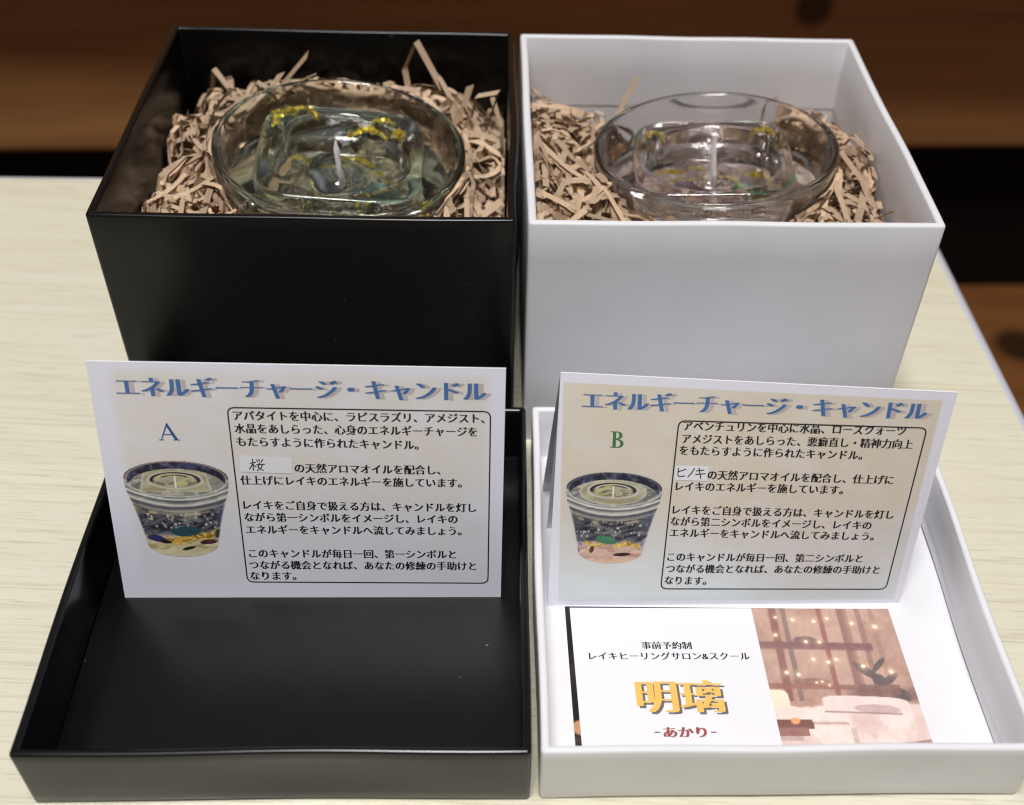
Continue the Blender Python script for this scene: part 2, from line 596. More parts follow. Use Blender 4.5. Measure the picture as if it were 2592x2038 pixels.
        o.rotation_euler = (tip, r.uniform(-.25, .25), ang)
    # polished stones lying at the bottom of the gel
    for k, gc in enumerate(gem_cols):
        a = 2 * math.pi * k / len(gem_cols) + .5
        V, F = lathe([(.0001 + .0062 * math.sin(math.pi * q / 10) * r.uniform(.93, 1.07), .0042 * -math.cos(math.pi * q / 10)) for q in range(11)], 18)
        gm = mat('polished_stone_%d_%d' % (seed, k), gc, .2, .5)
        o = mesh_obj('polished_stone', V, F, gm, root, smooth=True)
        rad = .0125
        o.location = (rad * math.cos(a), rad * math.sin(a), .0200)
        o.scale = (r.uniform(.8, 1.2), r.uniform(.8, 1.2), 1)
        o.rotation_euler = (r.uniform(-.4, .4), r.uniform(-.4, .4), r.uniform(0, 3))
    # bed of small stone chips at the bottom of the gel
    sand = mat('stone_chips_%d' % seed, rough=.6, spec=.3)
    t = NT(sand)
    vo = t.n('ShaderNodeTexVoronoi')
    vo.inputs['Scale'].default_value = 760
    t.l(t.coords('Object'), vo.inputs['Vector'])
    sx = t.n('ShaderNodeSeparateColor')
    t.l(vo.outputs['Color'], sx.inputs[0])
    t.color(t.ramp(sx.outputs[0], chip_cols))
    prof = [(.0002, .0028), (.0225, .0028), (.0238, .006)] + [(float(cup_outer_r(z)) - .0022, z + CUP_H) for z in (-.050, -.044, -.038)]
    nn = 40
    prof += [(float(cup_outer_r(-.036)) - .0030 - .0245 * (k / 9) ** .9, .0245 - .0105 * math.sin(math.pi * .5 * k / 9)) for k in range(10)]
    V, F = lathe(prof, nn)
    V = [(x, y, z if q < nn * 4 else z + .0022 * math.sin(520 * x + seed) * math.sin(470 * y + 2) + r.normal() * .0007) for q, (x, y, z) in enumerate(V)]
    tag(mesh_obj('stone_chips', V, F, sand, root), kind='stuff')
    # air bubbles in the gel: one object, far too many and small to tell apart
    V, F = [], []
    ico = [(0, 0, 1), (1, 0, 0), (0, 1, 0), (-1, 0, 0), (0, -1, 0), (0, 0, -1)]
    ifc = [(0, 1, 2), (0, 2, 3), (0, 3, 4), (0, 4, 1), (5, 2, 1), (5, 3, 2), (5, 4, 3), (5, 1, 4)]
    for k in range(150):
        z = r.uniform(-.052, GEL - .004)
        rr = math.sqrt(r.uniform(0, 1)) * (cup_outer_r(z) - .004)
        a = r.uniform(0, 6.283)
        s = r.uniform(.00018, .0005)
        b0 = len(V)
        for q in ico: V.append((rr * math.cos(a) + q[0] * s, rr * math.sin(a) + q[1] * s, Z + z + q[2] * s))
        F += [tuple(b0 + i for i in t) for t in ifc]
    tag(mesh_obj('bubbles', V, F, mat('bubble_%d' % seed, (.8, .8, .78), .1, .6), root, smooth=True), kind='stuff')
    return root

BC = dict(loc=(-.0656, .3020, .0684), tilt=(R(2.41), R(5.15)))
WC = dict(loc=(.0464, .3150, .0671), tilt=(R(-3.02), R(-4.31)))
make_candle(BC['loc'], BC['tilt'], R(5), ((.980, .988, .965), (.95, .97, .92), (.9, .95, .9)), -.0016,
            'greenish glass candle with a square holder and bright gold flakes inside the black box',
            (.0105, -.0012, .0008, False), 11, [(.10, .17, .15), (.08, .09, .11), (.13, .11, .12), (.30, .28, .22)], (.0003, -.0015),
            [(-.0200, .0160, -.0055, .013, .0045, R(60), R(25)), (-.0150, .0192, -.0035, .011, .0028, R(15), R(15)), (-.0185, .0185, -.0040, .006, .0030, R(40), R(20)), (.0035, .0095, -.0135, .012, .004, R(-8), .2),
             (.0115, .0035, -.0140, .007, .0022, R(-42), .1), (.0160, -.0010, -.0140, .006, .0022, R(-50), .1), (-.0135, .0065, -.0130, .006, .004, R(10), .3), (-.0045, .0045, -.0140, .005, .002, 0, .2),
             (.0105, .0190, -.0030, .007, .0025, R(-10), .2), (.0165, .0165, -.0060, .005, .002, R(-40), .4), (.0090, -.0190, -.0055, .005, .003, 0, .4), (.0275, -.0120, -.018, .004, .0025, 1, .3),
             (.006, .0155, -.0055, .013, .002, R(-10), .3)],
            [(.0, (.05, .06, .05)), (.3, (.22, .22, .16)), (.55, (.40, .37, .27)), (.8, (.15, .17, .16)), (1.0, (.60, .50, .22))])
make_candle(WC['loc'], WC['tilt'], R(-1), ((.988, .976, .975), (.965, .95, .94), (.95, .92, .94)), -.0040,
            'faintly pink glass candle with an upright white wick inside the white box',
            (.0145, .0008, .0004, True), 12, [(.06, .20, .10), (.16, .06, .14), (.42, .24, .20), (.35, .30, .26)], (-.0007, .0000),
            [(-.0130, .0050, -.0140, .010, .0045, R(5), .2), (-.0105, .0005, -.0160, .012, .0025, R(20), .2), (-.0045, .0070, -.0135, .006, .003, R(-30), .3),
             (.0055, .0005, -.0160, .010, .0025, R(-38), .2), (.0135, .0030, -.0150, .007, .0055, R(-20), .3), (-.0185, .0185, -.0075, .006, .003, R(40), .5),
             (.0175, .0190, -.0075, .008, .0035, R(-35), .4)],
            [(.0, (.16, .12, .12)), (.3, (.42, .33, .28)), (.55, (.55, .45, .38)), (.8, (.28, .22, .24)), (1.0, (.62, .50, .30))])

# ------------------------------------------------------------------ shredded kraft paper
def shred(name, box, cup, seed, count, height, label, sprouts):
    r = np.random.default_rng(seed)
    yaw = box.rotation_euler[2]
    bc = np.array(box.location)
    Rw = np.array([[math.cos(yaw), -math.sin(yaw), 0], [math.sin(yaw), math.cos(yaw), 0], [0, 0, 1]])
    tx, ty = cup['tilt']
    Rc = np.array(Matrix.Rotation(ty, 3, 'Y') @ Matrix.Rotation(tx, 3, 'X'))
    cl = np.array(cup['loc'])
    hw = BW / 2 - BT - .0006
    V, F, TN = [], [], []
    def push(Q, free, m):
        """keep a centre line inside the box, under the heap's surface and outside the glass"""
        for it in range(3):
            Q[:, :2] = np.clip(Q[:, :2], -hw + m, hw - m)
            h = height(Q[:, 0], Q[:, 1]) + free
            Q[:, 2] = np.minimum(Q[:, 2], h)
            Q[:, 2] = np.maximum(Q[:, 2], .0036)
            lc = (Q @ Rw.T + bc - cl) @ Rc
            rad = np.hypot(lc[:, 0], lc[:, 1]) + 1e-9
            lim = np.where(lc[:, 2] < -CUP_H - .001, 0, cup_outer_r(np.clip(lc[:, 2], -CUP_H, 0)) + m + .0004)
            k = np.maximum(1, lim / rad)
            lc[:, :2] *= k[:, None]
            Q = ((lc @ Rc.T + cl) - bc) @ Rw
        return Q
    def ribbon(Q, Wv, wd):
        A = np.concatenate([Q - Wv * wd, Q + Wv * wd])
        b0 = len(V)
        m = len(Q)
        tn = r.uniform(.62, 1.12)
        for i in range(m):
            V.append(A[i]); V.append(A[m + i]); TN.extend((tn, tn))
        for i in range(m - 1):
            F.append((b0 + 2 * i, b0 + 2 * i + 1, b0 + 2 * i + 3, b0 + 2 * i + 2))
    made = 0
    while made < count:
        x, y = r.uniform(-hw, hw, 2)
        d = np.array([x, y, 0]) @ Rw.T + bc - cl
        h = float(height(np.array([x]), np.array([y]))[0])
        if h < .006: continue
        dd = math.hypot(d[0], d[1])
        low = dd < .028
        if low and r.uniform() < .6: continue
        z = h - abs(r.normal()) * .008 if r.uniform() < .62 else r.uniform(.004, h)
        if low: z = r.uniform(.0036, .0062)
        nseg = int(r.integers(3, 8))
        sl = r.uniform(.007, .015)
        wd = r.uniform(.00065, .00112)
        t = r.normal(size=3); t[2] *= .55
        t /= np.linalg.norm(t)
        w = np.cross(t, r.normal(size=3)); w /= np.linalg.norm(w)
        if r.uniform() < .5 and abs(t[2]) < .8:       # lie more or less flat
            w = np.cross(t, np.array([0, 0, 1.0]) + r.normal(size=3) * .35); w /= np.linalg.norm(w)
        fold = r.uniform(.7, 2.1)
        curl = r.uniform(-.14, .14)
        curly = r.uniform() < .3
        rad = r.uniform(.15, .42)
        P = np.array([x, y, z])
        rows = [(P.copy(), w.copy())]
        sg = 1
        for k in range(nseg):
            L = sl * r.uniform(.55, 1.25)
            for q in range(4):
                n = np.cross(w, t)
                a = curl if not curly else rad
                t = t * math.cos(a) + n * math.sin(a); t /= np.linalg.norm(t)
                P = P + t * L / 4
                rows.append((P.copy(), w.copy()))
            if not curly:
                a = sg * fold * r.uniform(.6, 1.2)
                if r.uniform() < .8: sg = -sg
                n = np.cross(w, t)
                t = t * math.cos(a) + n * math.sin(a)
            tw = r.normal() * .3
            b = np.cross(t, w)
            w = w * math.cos(tw) + b * math.sin(tw)
            w -= t * (w @ t); w /= np.linalg.norm(w)
        Q = np.array([p for p, _ in rows]); Wv = np.array([q for _, q in rows])
        Q = Q - (Q.mean(0) - np.array([x, y, z]))
        if low: Q[:, 2] = np.clip(Q[:, 2], .0036, .0072)
        Q = push(Q, r.uniform(-.001, .0045) if r.uniform() < .95 else .012, wd)
        ribbon(Q, Wv, wd)
        made += 1
    # loose ends that stick up above the heap: given as polylines in box coordinates (mm)
    for pts, wdir in sprouts:
        P = np.array(pts, float) / 1000
        Q = []
        for i in range(len(P) - 1):
            for k in range(5): Q.append(P[i] + (P[i + 1] - P[i]) * k / 5)
        Q.append(P[-1])
        w = np.array(wdir, float); w /= np.linalg.norm(w)
        ribbon(np.array(Q), np.array([w] * len(Q)), .0013)
    o = mesh_obj(name, V, F, MT['kraft'], None)
    at = o.data.attributes.new('tone', 'FLOAT', 'POINT')
    at.data.foreach_set('value', np.array(TN, np.float32))
    o.location = box.location
    o.rotation_euler = box.rotation_euler
    tag(o, label, 'shredded paper', kind='stuff')
    return o

def cup_dist(box, cup):
    yaw = box.rotation_euler[2]
    d = np.array(cup['loc'])[:2] - np.array(box.location)[:2]
    return (d[0] * math.cos(yaw) + d[1] * math.sin(yaw), -d[0] * math.sin(yaw) + d[1] * math.cos(yaw))

pos = lambda a: np.maximum(0, a)
cbx, cby = cup_dist(bb, BC)
def h_black(x, y):
    d = np.hypot(x - cbx, y - cby) - .033
    h = .0655 - .22 * pos(d) - .07 * pos(x)
    h = h - pos(-.047 - x + .005 * np.sin(160 * y + 1) + .003 * np.sin(390 * y)) * np.where(y > -.03, 2.6, 1.0)             # hollow along the left wall
    h = h - pos(y - .046) * 1.6 - pos(x - .038) * .4 - pos(-.012 - y) * .35
    return h + .0035 * np.sin(130 * x + 1) * np.sin(140 * y)
cwx, cwy = cup_dist(wb, WC)
def h_white(x, y):
    d = np.hypot(x - cwx, y - cwy) - .033
    h = .0565 - .06 * pos(d) + pos(-.026 - x) * .5
    h = h - pos(y - .026) * np.where(np.abs(x) < .028, 1.8, .5)
    h = h + pos(x - .024) * .36 - pos(x - .045) * 1.2
    return h + .0035 * np.sin(120 * x + 2) * np.sin(135 * y + 1)
shred('shredded_paper', bb, BC, 5, 1700, h_black, 'crinkled brown paper shreds packed around the candle in the black box',
      [([(-30, 33, 56), (-21, 40, 64), (-11, 44, 74)], (.3, .2, 1)), ([(-27, 28, 60), (-22, 31, 68), (-18, 33, 73)], (1, .2, .3)),
       ([(22, 36, 60), (20, 40, 72), (24, 42, 80), (32, 38, 66)], (.6, .8, .1)), ([(40, 26, 56), (43, 30, 68), (50, 27, 71), (46, 22, 60)], (.5, 1, .2)),
       ([(37, 30, 58), (41, 33, 70)], (1, .3, .2)), ([(-40, -4, 48), (-45, -8, 52), (-44, -14, 44), (-38, -16, 42)], (.2, 1, .7)),
       ([(-42, 10, 52), (-36, 12, 58), (-28, 12, 60)], (.1, 1, .5)), ([(46, 12, 52), (51, 10, 62), (50, 6, 50)], (.4, 1, .1))])
shred('shredded_paper', wb, WC, 6, 1700, h_white, 'crinkled brown paper shreds packed around the candle in the white box',
      [([(-28, 30, 52), (-23, 34, 62), (-18, 37, 72)], (.9, .2, .4)), ([(26, 40, 44), (27, 44, 58), (30, 45, 62), (33, 42, 52)], (.6, .9, .1)),
       ([(-40, 22, 54), (-33, 28, 60), (-25, 30, 58)], (.2, 1, .6)), ([(37, 30, 50), (42, 34, 56), (46, 36, 60)], (.3, 1, .6)),
       ([(-14, -46, 66), (-8, -48, 70.5), (2, -48, 70), (6, -48.5, 66)], (.05, .5, 1)), ([(2, -49, 62), (3, -49, 70)], (1, .3, 0)), ([(14, -49, 62), (18, -48, 68), (25, -48, 66)], (.2, .8, 1))])

# ------------------------------------------------------------------ lettering
_cache = {}
def glyphs(body, thin=0.0):
    """flat outline of a string as (verts Nx2 in em units, faces)"""
    if (body, thin) in _cache: return _cache[(body, thin)]
    c = bpy.data.curves.new('lettering', 'FONT')
    c.body = body
    c.size = 1.0
    c.resolution_u = 3
    c.offset = -thin
    o = bpy.data.objects.new('lettering', c)
    COL.objects.link(o)
    dg = bpy.context.evaluated_depsgraph_get()
    me = bpy.data.meshes.new_from_object(o.evaluated_get(dg))
    v = np.empty(len(me.vertices) * 3); me.vertices.foreach_get('co', v)
    v = v.reshape(-1, 3)[:, :2].copy()
    fs = [tuple(p.vertices) for p in me.polygons]
    bpy.data.objects.remove(o); bpy.data.curves.remove(c); bpy.data.meshes.remove(me)
    _cache[(body, thin)] = (v, fs)
    return v, fs

def on_panel(frame, abc):
    """card millimetres -> points lying on the (slightly twisted) panel surface"""
    o_, ex, ey, nz = frame[:4]
    a, b, c = abc[:, 0:1] / 1000, abc[:, 1:2] / 1000, abc[:, 2:3] / 1000
    P = o_ + a * ex + b * ey + nz * c
    if len(frame) > 4:
        bl_, br, tr, tl = frame[4]
        for it in range(3):
            q = lambda pt, d: float((pt - o_) @ d)
            if it == 0: vv = b / ((q(tl, ey) + q(tr, ey)) / 2)
            left = q(bl_, ex) * (1 - vv) + q(tl, ex) * vv
            right = q(br, ex) * (1 - vv) + q(tr, ex) * vv
            uu = (a - left) / (right - left)
            top = q(tl, ey) * (1 - uu) + q(tr, ey) * uu
            bot = q(bl_, ey) * (1 - uu) + q(br, ey) * uu
            vv = (b - bot) / (top - bot)
        n_ = [q(k, nz) for k in (bl_, br, tr, tl)]
        P = P + nz * ((n_[0] * (1 - uu) + n_[1] * uu) * (1 - vv) + (n_[3] * (1 - uu) + n_[2] * uu) * vv)
    return P

class Flat:
    """collects flat lettering in card millimetres (u, v, lift)"""
    def __init__(s): s.v, s.f = [], []
    def add(s, pts, faces, lift):
        b = len(s.v)
        s.v += [(p[0], p[1], lift) for p in pts]
        s.f += [tuple(b + i for i in q) for q in faces]
    def text(s, body, p0, p1, em, lift, bold=.035, copies=5, slant=0.0, ybold=0.0, thin=.012):
        v, fs = glyphs(body, thin)
        lo, hi = v.min(0), v.max(0)
        p0, p1 = np.array(p0, float), np.array(p1, float)
        L = np.linalg.norm(p1 - p0)
        ex = (p1 - p0) / L
        ey = np.array([-ex[1], ex[0]])
        sx = L / (hi[0] - lo[0] + 2 * bold)
        xs = (v[:, 0] - lo[0] + bold) * sx
        ys = (v[:, 1] - .37) * em
        for k in range(copies):
            o = (k / max(1, copies - 1) - .5) * 2 if copies > 1 else 0
            xx = xs + o * bold * sx + slant * ys
            yy = ys + (ybold * em * (1 if k % 2 else -1) if ybold else 0)
            s.add(p0 + np.outer(xx, ex) + np.outer(yy, ey), fs, lift + .0025 * k)
    def stroke(s, pts, w, lift):
        pts = [np.array(p, float) for p in pts]
        for i in range(len(pts) - 1):
            d = pts[i + 1] - pts[i]; d = d / (np.linalg.norm(d) + 1e-9)
            n = np.array([-d[1], d[0]]) * w / 2
            e = d * w * .25
            s.add([pts[i] - n - e, pts[i + 1] - n + e, pts[i + 1] + n + e, pts[i] + n - e], [(0, 1, 2, 3)], lift + .002 * i)
    def frame(s, tl, tr, bl_, br, rad, w, lift):
        """rounded outline through four corners"""
        def corner(c, a, b):
            c, a, b = map(lambda q: np.array(q, float), (c, a, b))
            da = (a - c) / np.linalg.norm(a - c); db = (b - c) / np.linalg.norm(b - c)
            p, q = c + da * rad, c + db * rad
            return [(1 - t) ** 2 * p + 2 * t * (1 - t) * c + t * t * q for t in np.linspace(0, 1, 7)]
        path = corner(tl, bl_, tr) + corner(tr, tl, br) + corner(br, tr, bl_) + corner(bl_, br, tl)
        n = len(path)
        P = np.array(path)
        d = np.roll(P, -1, 0) - np.roll(P, 1, 0)
        d /= np.linalg.norm(d, axis=1)[:, None]
        nn = np.stack([-d[:, 1], d[:, 0]], 1) * w / 2
        s.add(np.concatenate([P - nn, P + nn]), [(i, (i + 1) % n, n + (i + 1) % n, n + i) for i in range(n)], lift)
    def build(s, name, frame, material, parent):
        V = on_panel(frame, np.array(s.v))
        return mesh_obj(name, V, s.f, material, parent)

def serif_letter(fl, ch, x, y, h, lift):
    """serif capitals A and B drawn as polygons, x,y = lower left, h = height"""
    if ch == 'A':
        P = lambda pts: [(x + a * h, y + b * h) for a, b in pts]
        fl.add(P([(.06, 0), (.115, 0), (.50, .90), (.46, 1.0)]), [(0, 1, 2, 3)], lift)
        fl.add(P([(.46, 1.0), (.50, 1.0), (.98, 0), (.80, 0), (.42, .86)]), [(0, 4, 3, 2, 1)], lift + .002)
        fl.add(P([(.20, .31), (.70, .31), (.68, .36), (.22, .36)]), [(0, 1, 2, 3)], lift + .004)
        fl.add(P([(-.04, 0), (.22, 0), (.22, .035), (-.04, .035)]), [(0, 1, 2, 3)], lift + .006)
        fl.add(P([(.70, 0), (1.06, 0), (1.06, .04), (.70, .04)]), [(0, 1, 2, 3)], lift + .008)
    else:
        P = lambda pts: [(x + a * h, y + b * h) for a, b in pts]
        fl.add(P([(.12, 0), (.30, 0), (.30, 1), (.12, 1)]), [(0, 1, 2, 3)], lift)
        fl.add(P([(0, 0), (.40, 0), (.40, .05), (0, .05)]), [(0, 1, 2, 3)], lift + .002)
        fl.add(P([(0, .95), (.40, .95), (.40, 1), (0, 1)]), [(0, 1, 2, 3)], lift + .002)
        for (cy_, ry, xo, lf) in ((.765, .235, .66, .004), (.265, .265, .74, .006)):
            N = 14
            outer = [(.38 + (xo - .38) * math.sin(math.pi * k / N), cy_ + ry * math.cos(math.pi * k / N)) for k in range(N + 1)]
            inner = [(.36 + (xo - .19 - .36) * math.sin(math.pi * k / N), cy_ + (ry - .05) * math.cos(math.pi * k / N)) for k in range(N + 1)]
            outer = [(.28, outer[0][1])] + outer + [(.28, outer[-1][1])]
            inner = [(.28, inner[0][1])] + inner + [(.28, inner[-1][1])]
            n = len(outer)
            fl.add(P(outer + inner), [(k, n + k, n + k + 1, k + 1) for k in range(n - 1)], lift + lf)

# ------------------------------------------------------------------ printed pictures
def vnoise(x, y, seed, octv=3):
    r = np.random.default_rng(seed)
    T = r.uniform(size=(64, 64))
    out = 0; amp = 1; tot = 0
    for k in range(octv):
        xi, yi = np.floor(x).astype(int), np.floor(y).astype(int)
        fx, fy = x - xi, y - yi
        fx = fx * fx * (3 - 2 * fx); fy = fy * fy * (3 - 2 * fy)
        g = lambda a, b: T[a % 64, b % 64]
        out = out + amp * ((g(xi, yi) * (1 - fx) + g(xi + 1, yi) * fx) * (1 - fy) + (g(xi, yi + 1) * (1 - fx) + g(xi + 1, yi + 1) * fx) * fy)
        tot += amp; amp *= .5; x = x * 2.1 + 3.3; y = y * 2.1 + 1.7
    return out / tot

def ss(a, b, x):
    t = np.clip((x - a) / (b - a), 0, 1)
    return t * t * (3 - 2 * t)

def ell(X, Y, cx, cy_, rx, ry, rot=0.0):
    c, s = math.cos(rot), math.sin(rot)
    dx, dy = X - cx, Y - cy_
    return np.hypot((dx * c + dy * s) / rx, (-dx * s + dy * c) / ry)

def over(img, col, m):
    m = np.clip(m, 0, 1)[..., None]
    return img * (1 - m) + np.array(col, float) * m

def paint_cup(X, T, kind):
    """X: -1..1 across the rim, T: 0 top .. 1 bottom.  returns rgb 0..255 and mask"""
    A = kind == 'A'
    sd = 0 if A else 50
    r = np.random.default_rng(3 + sd)
    n1 = vnoise(X * 3.2 + 9, T * 17, 1 + sd, 4)
    n2 = vnoise(X * 11, T * 30 + 5, 3 + sd, 3)
    n3 = vnoise(X * 6 + 2, T * 8, 5 + sd, 4)
    n4 = vnoise(X * 7 + 26 * T, T * 22 + 11, 6 + sd, 3)
    n5 = vnoise(X * 20 + 3, T * 55, 7 + sd, 2)
    rim = ell(X, T, 0, .185, 1.0, .185)
    half = np.interp(T, [.185, .30, .40, .60, .84], [1.0, .975, .91, .80, .70])
    body = (T >= .185) & (T <= .84) & (np.abs(X) <= half)
    bot = ell(X, T, 0, .84, .70, .16)
    mask = (rim <= 1) | body | ((bot <= 1) & (T > .80))
    edge = np.abs(X) / half
    C = T + .115 * X * X                       # rings of the glass curve downwards in front
    img = np.ones(X.shape + (3,)) * np.array((132, 131, 134), float)
    # gel: dark with pale swirls
    deep = ss(.50, .56, C) * (1 - ss(.70, .78, T))
    img = over(img, (70, 70, 80), deep * (.55 + .45 * ss(.35, .6, n1)))
    img = over(img, (34, 35, 44), deep * ss(.46, .62, n4) * .8)
    img = over(img, (176, 172, 160), ss(.58, .72, n1) * .55)
    img = over(img, (205, 188, 138) if A else (190, 178, 150), np.exp(-((C - .555) / .016) ** 2) * ss(.40, .60, n3) * .85)
    img = over(img, (92, 94, 140), ss(.55, .85, X) * ss(.38, .46, T) * (1 - ss(.58, .70, T)) * .65)
    for k in range(46):                        # air bubbles
        bx, bt, br = r.uniform(-.74, .74), r.uniform(.52, .74), r.uniform(.018, .042)
        d = np.hypot(X - bx, (T - bt + .06 * bx * bx) * 2.1)
        img = over(img, (214, 210, 202), (1 - ss(br * .5, br, d)) * r.uniform(.5, .95))
    # stones and gold leaf at the bottom
    low = ss(.745, .785, T + .06 * (n3 - .5))
    img = over(img, (206, 194, 152) if A else (214, 180, 160), low * .95)
    img = over(img, (160, 140, 92) if A else (176, 132, 122), low * ss(.50, .66, n1) * .65)
    img = over(img, (232, 222, 190) if A else (236, 206, 190), low * ss(.54, .70, n4) * .7)
    if A:
        gold = ss(0, .04, .085 - np.abs(T - (.815 - .15 * np.clip(X, 0, 1) ** 1.3 - .015 * np.sin(9 * X))) - .06 * n2) * ((X > -.32) & (X < .84))
    else:
        gold = ss(0, .03, .055 - np.abs(T - .785 - .015 * np.sin(14 * X)) - .04 * n2) * ((np.abs(X + .32) < .24) | (np.abs(X - .36) < .30))
    img = over(img, (208, 168, 70), gold)
    img = over(img, (134, 98, 36), gold * ss(.48, .62, n4) * .85)
    img = over(img, (240, 214, 134), gold * ss(.56, .70, n5) * .8)
    def stone(col, cx, cy_, rx, ry, rot=0.0, hi=None):
        nonlocal img
        d = ell(X, T, cx, cy_, rx, ry, rot) + .25 * (n2 - .5)
        img = over(img, col, 1 - ss(.82, 1.0, d))
        if hi: img = over(img, hi, (1 - ss(.3, .95, ell(X, T, cx + .2 * rx, cy_ - .2 * ry, rx * .8, ry * .7, rot))) * ss(.42, .62, n3) * .8)
    if A:
        stone((44, 78, 88), .08, .725, .31, .058, -.02, (104, 146, 142))
        stone((50, 50, 104), -.50, .80, .20, .040, .10, (90, 92, 140))
        stone((40, 34, 40), -.34, .835, .13, .022, .1)
        stone((58, 34, 40), .50, .835, .19, .028, -.05, (96, 66, 66))
        stone((40, 36, 36), .10, .905, .15, .018, -.12)
        stone((40, 46, 42), .70, .745, .07, .045, -.5)
    else:
        stone((70, 122, 96), -.10, .735, .25, .052, .08, (126, 170, 136))
        stone((58, 32, 36), .25, .895, .19, .022, -.03)
        stone((62, 36, 44), -.72, .84, .07, .032, .4)
        stone((92, 66, 40), -.40, .84, .06, .04, -.4)
        stone((216, 180, 164), -.20, .875, .17, .045, 0, (200, 150, 138))
        stone((206, 168, 184), -.64, .785, .11, .034, .1)
        stone((188, 176, 196), .72, .76, .12, .06, -.4)
    img = over(img, (214, 202, 172) if A else (226, 190, 162), ss(.92, .985, T + .02 * n3) * .7)
    # glass wall seen edge on
    img = over(img, (84, 84, 92), np.exp(-((edge - .90) / .05) ** 2) * (T > .40) * (T < .80) * .55)
    img = over(img, (196, 196, 200), ss(.955, .985, edge) * (T > .22) * .7)
    # upper collar: pale, with bright rings
    collar = (rim > .98) * (1 - ss(.475, .50, C))
    img = over(img, (158, 158, 154), collar * .80)
    img = over(img, (112, 112, 116), collar * ss(.50, .64, n1) * .75)
    img = over(img, (206, 202, 176), collar * ss(.55, .68, n4) * .5)
    for c0, w_, col, am in ((.395, .010, (236, 235, 230), .85), (.418, .008, (74, 74, 82), .75), (.455, .012, (230, 229, 224), .8), (.485, .012, (66, 66, 76), .8), (.370, .008, (90, 90, 94), .55), (.52, .008, (196, 188, 156), .6)):
        img = over(img, col, np.exp(-((C - c0 - .006 * (n3 - .5)) / w_) ** 2) * (rim > .96) * am)
    # inside of the rim: dark back wall, pale gel, square block with a round bowl
    inner = rim < 1
    img = over(img, (150, 148, 140), inner)
    wall = inner * (ell(X, T, 0, .265, .93, .185) > 1) * (T < .26)
    img = over(img, (66, 66, 98) if A else (72, 76, 100), wall)
    img = over(img, (34, 34, 46), wall * ss(.42, .60, n3) * .85)
    img = over(img, (110, 112, 140), wall * ss(.60, .70, n2) * .6)
    gel = inner * (1 - wall)
    img = over(img, (198, 194, 178), gel * ss(.52, .66, n2) * .75)
    img = over(img, (100, 98, 100), gel * ss(.56, .70, n4) * .7)
    if A: sq = np.maximum(np.abs(X + .02) / (.58 + .5 * np.clip(T - .08, 0, .2)), np.abs(T - .195) / .118)
    else: sq = ell(X, T, -.02, .215, .70, .135)
    img = over(img, (198, 190, 154), (1 - ss(.92, 1.02, sq)) * .75 * gel)
    img = over(img, (150, 140, 112), (1 - ss(.92, 1.02, sq)) * ss(.5, .64, n1) * .6 * gel)
    img = over(img, (226, 222, 204), np.exp(-((sq - .97) / .035) ** 2) * gel * .6)
    bowl = ell(X, T, -.02, .195, .52, .088)
    img = over(img, (178, 174, 146), (1 - ss(.95, 1.03, bowl)))
    img = over(img, (30, 30, 38), np.exp(-((bowl - .86) / .085) ** 2) * (1 - ss(.195, .235, T)))
    img = over(img, (222, 220, 214), np.exp(-((bowl - .985) / .05) ** 2) * .85)
    img = over(img, (226, 224, 218), np.exp(-((bowl - .70) / .04) ** 2) * (T < .18) * .8)
    img = over(img, (38, 38, 44), np.exp(-((bowl - .58) / .06) ** 2) * (T < .17) * .85)
    img = over(img, (92, 88, 82), (bowl < .8) * (T > .19) * ss(.48, .62, n2) * .65)
    img = over(img, (216, 204, 130), (bowl < .8) * ss(.56, .68, n4) * .6)
    img = over(img, (244, 243, 242), (1 - ss(.010, .022, np.abs(X + .02))) * (T > .15) * (T < .275) * .95)
    # rim line
    img = over(img, (186, 158, 148) if A else (112, 112, 120), np.exp(-((rim - .955) / .028) ** 2) * (T < .21) * .9)
    img = over(img, (48, 40, 44), np.exp(-((rim - .995) / .020) ** 2) * (T < .15) * .85)
    img = over(img, (216, 216, 212), np.exp(-((rim - .975) / .03) ** 2) * (T >= .19) * .85)
    return np.clip(img, 0, 255), mask

def grid_picture(name, frame, x0, x1, y0, y1, step, lift, paint, parent, lean=0.0):
    """flat printed picture: fine grid with the print in a colour attribute"""
    nx, ny = int((x1 - x0) / step) + 1, int((y1 - y0) / step) + 1
    gx, gy = np.meshgrid(np.linspace(0, 1, nx), np.linspace(0, 1, ny))
    img, mask = paint(gx, gy)
    px = x0 + gx * (x1 - x0) + lean * (gy - .5)
    py = y1 - gy * (y1 - y0)
    V = on_panel(frame, np.stack([px.ravel(), py.ravel(), np.full(px.size, lift)], 1))
    idx = np.arange(nx * ny).reshape(ny, nx)
    q = np.stack([idx[1:, :-1], idx[1:, 1:], idx[:-1, 1:], idx[:-1, :-1]], -1).reshape(-1, 4)
    mk = mask.ravel()[q].sum(1) >= 3
    q = q[mk]
    used = np.unique(q)
    remap = -np.ones(nx * ny, int); remap[used] = np.arange(len(used))
    ob = mesh_obj(name, V[used], remap[q], MT['pic'], parent)
    ca = ob.data.color_attributes.new('print', 'FLOAT_COLOR', 'POINT')
    rgba = np.ones((len(used), 4), np.float32)
    rgba[:, :3] = lin(img.reshape(-1, 3)[used]) * .95
    ca.data.foreach_set('color', rgba.ravel())
    return ob

# ------------------------------------------------------------------ the two folded tent cards
def frame_from(bl_, br, tr, tl):
    bl_, br, tr, tl = [np.array(q, float) for q in (bl_, br, tr, tl)]
    ex = (br - bl_) / np.linalg.norm(br - bl_)
    up = (tl + tr) / 2 - (bl_ + br) / 2
    up = up - ex * (up @ ex); ey = up / np.linalg.norm(up)
    return bl_, ex, ey, np.cross(ex, ey)

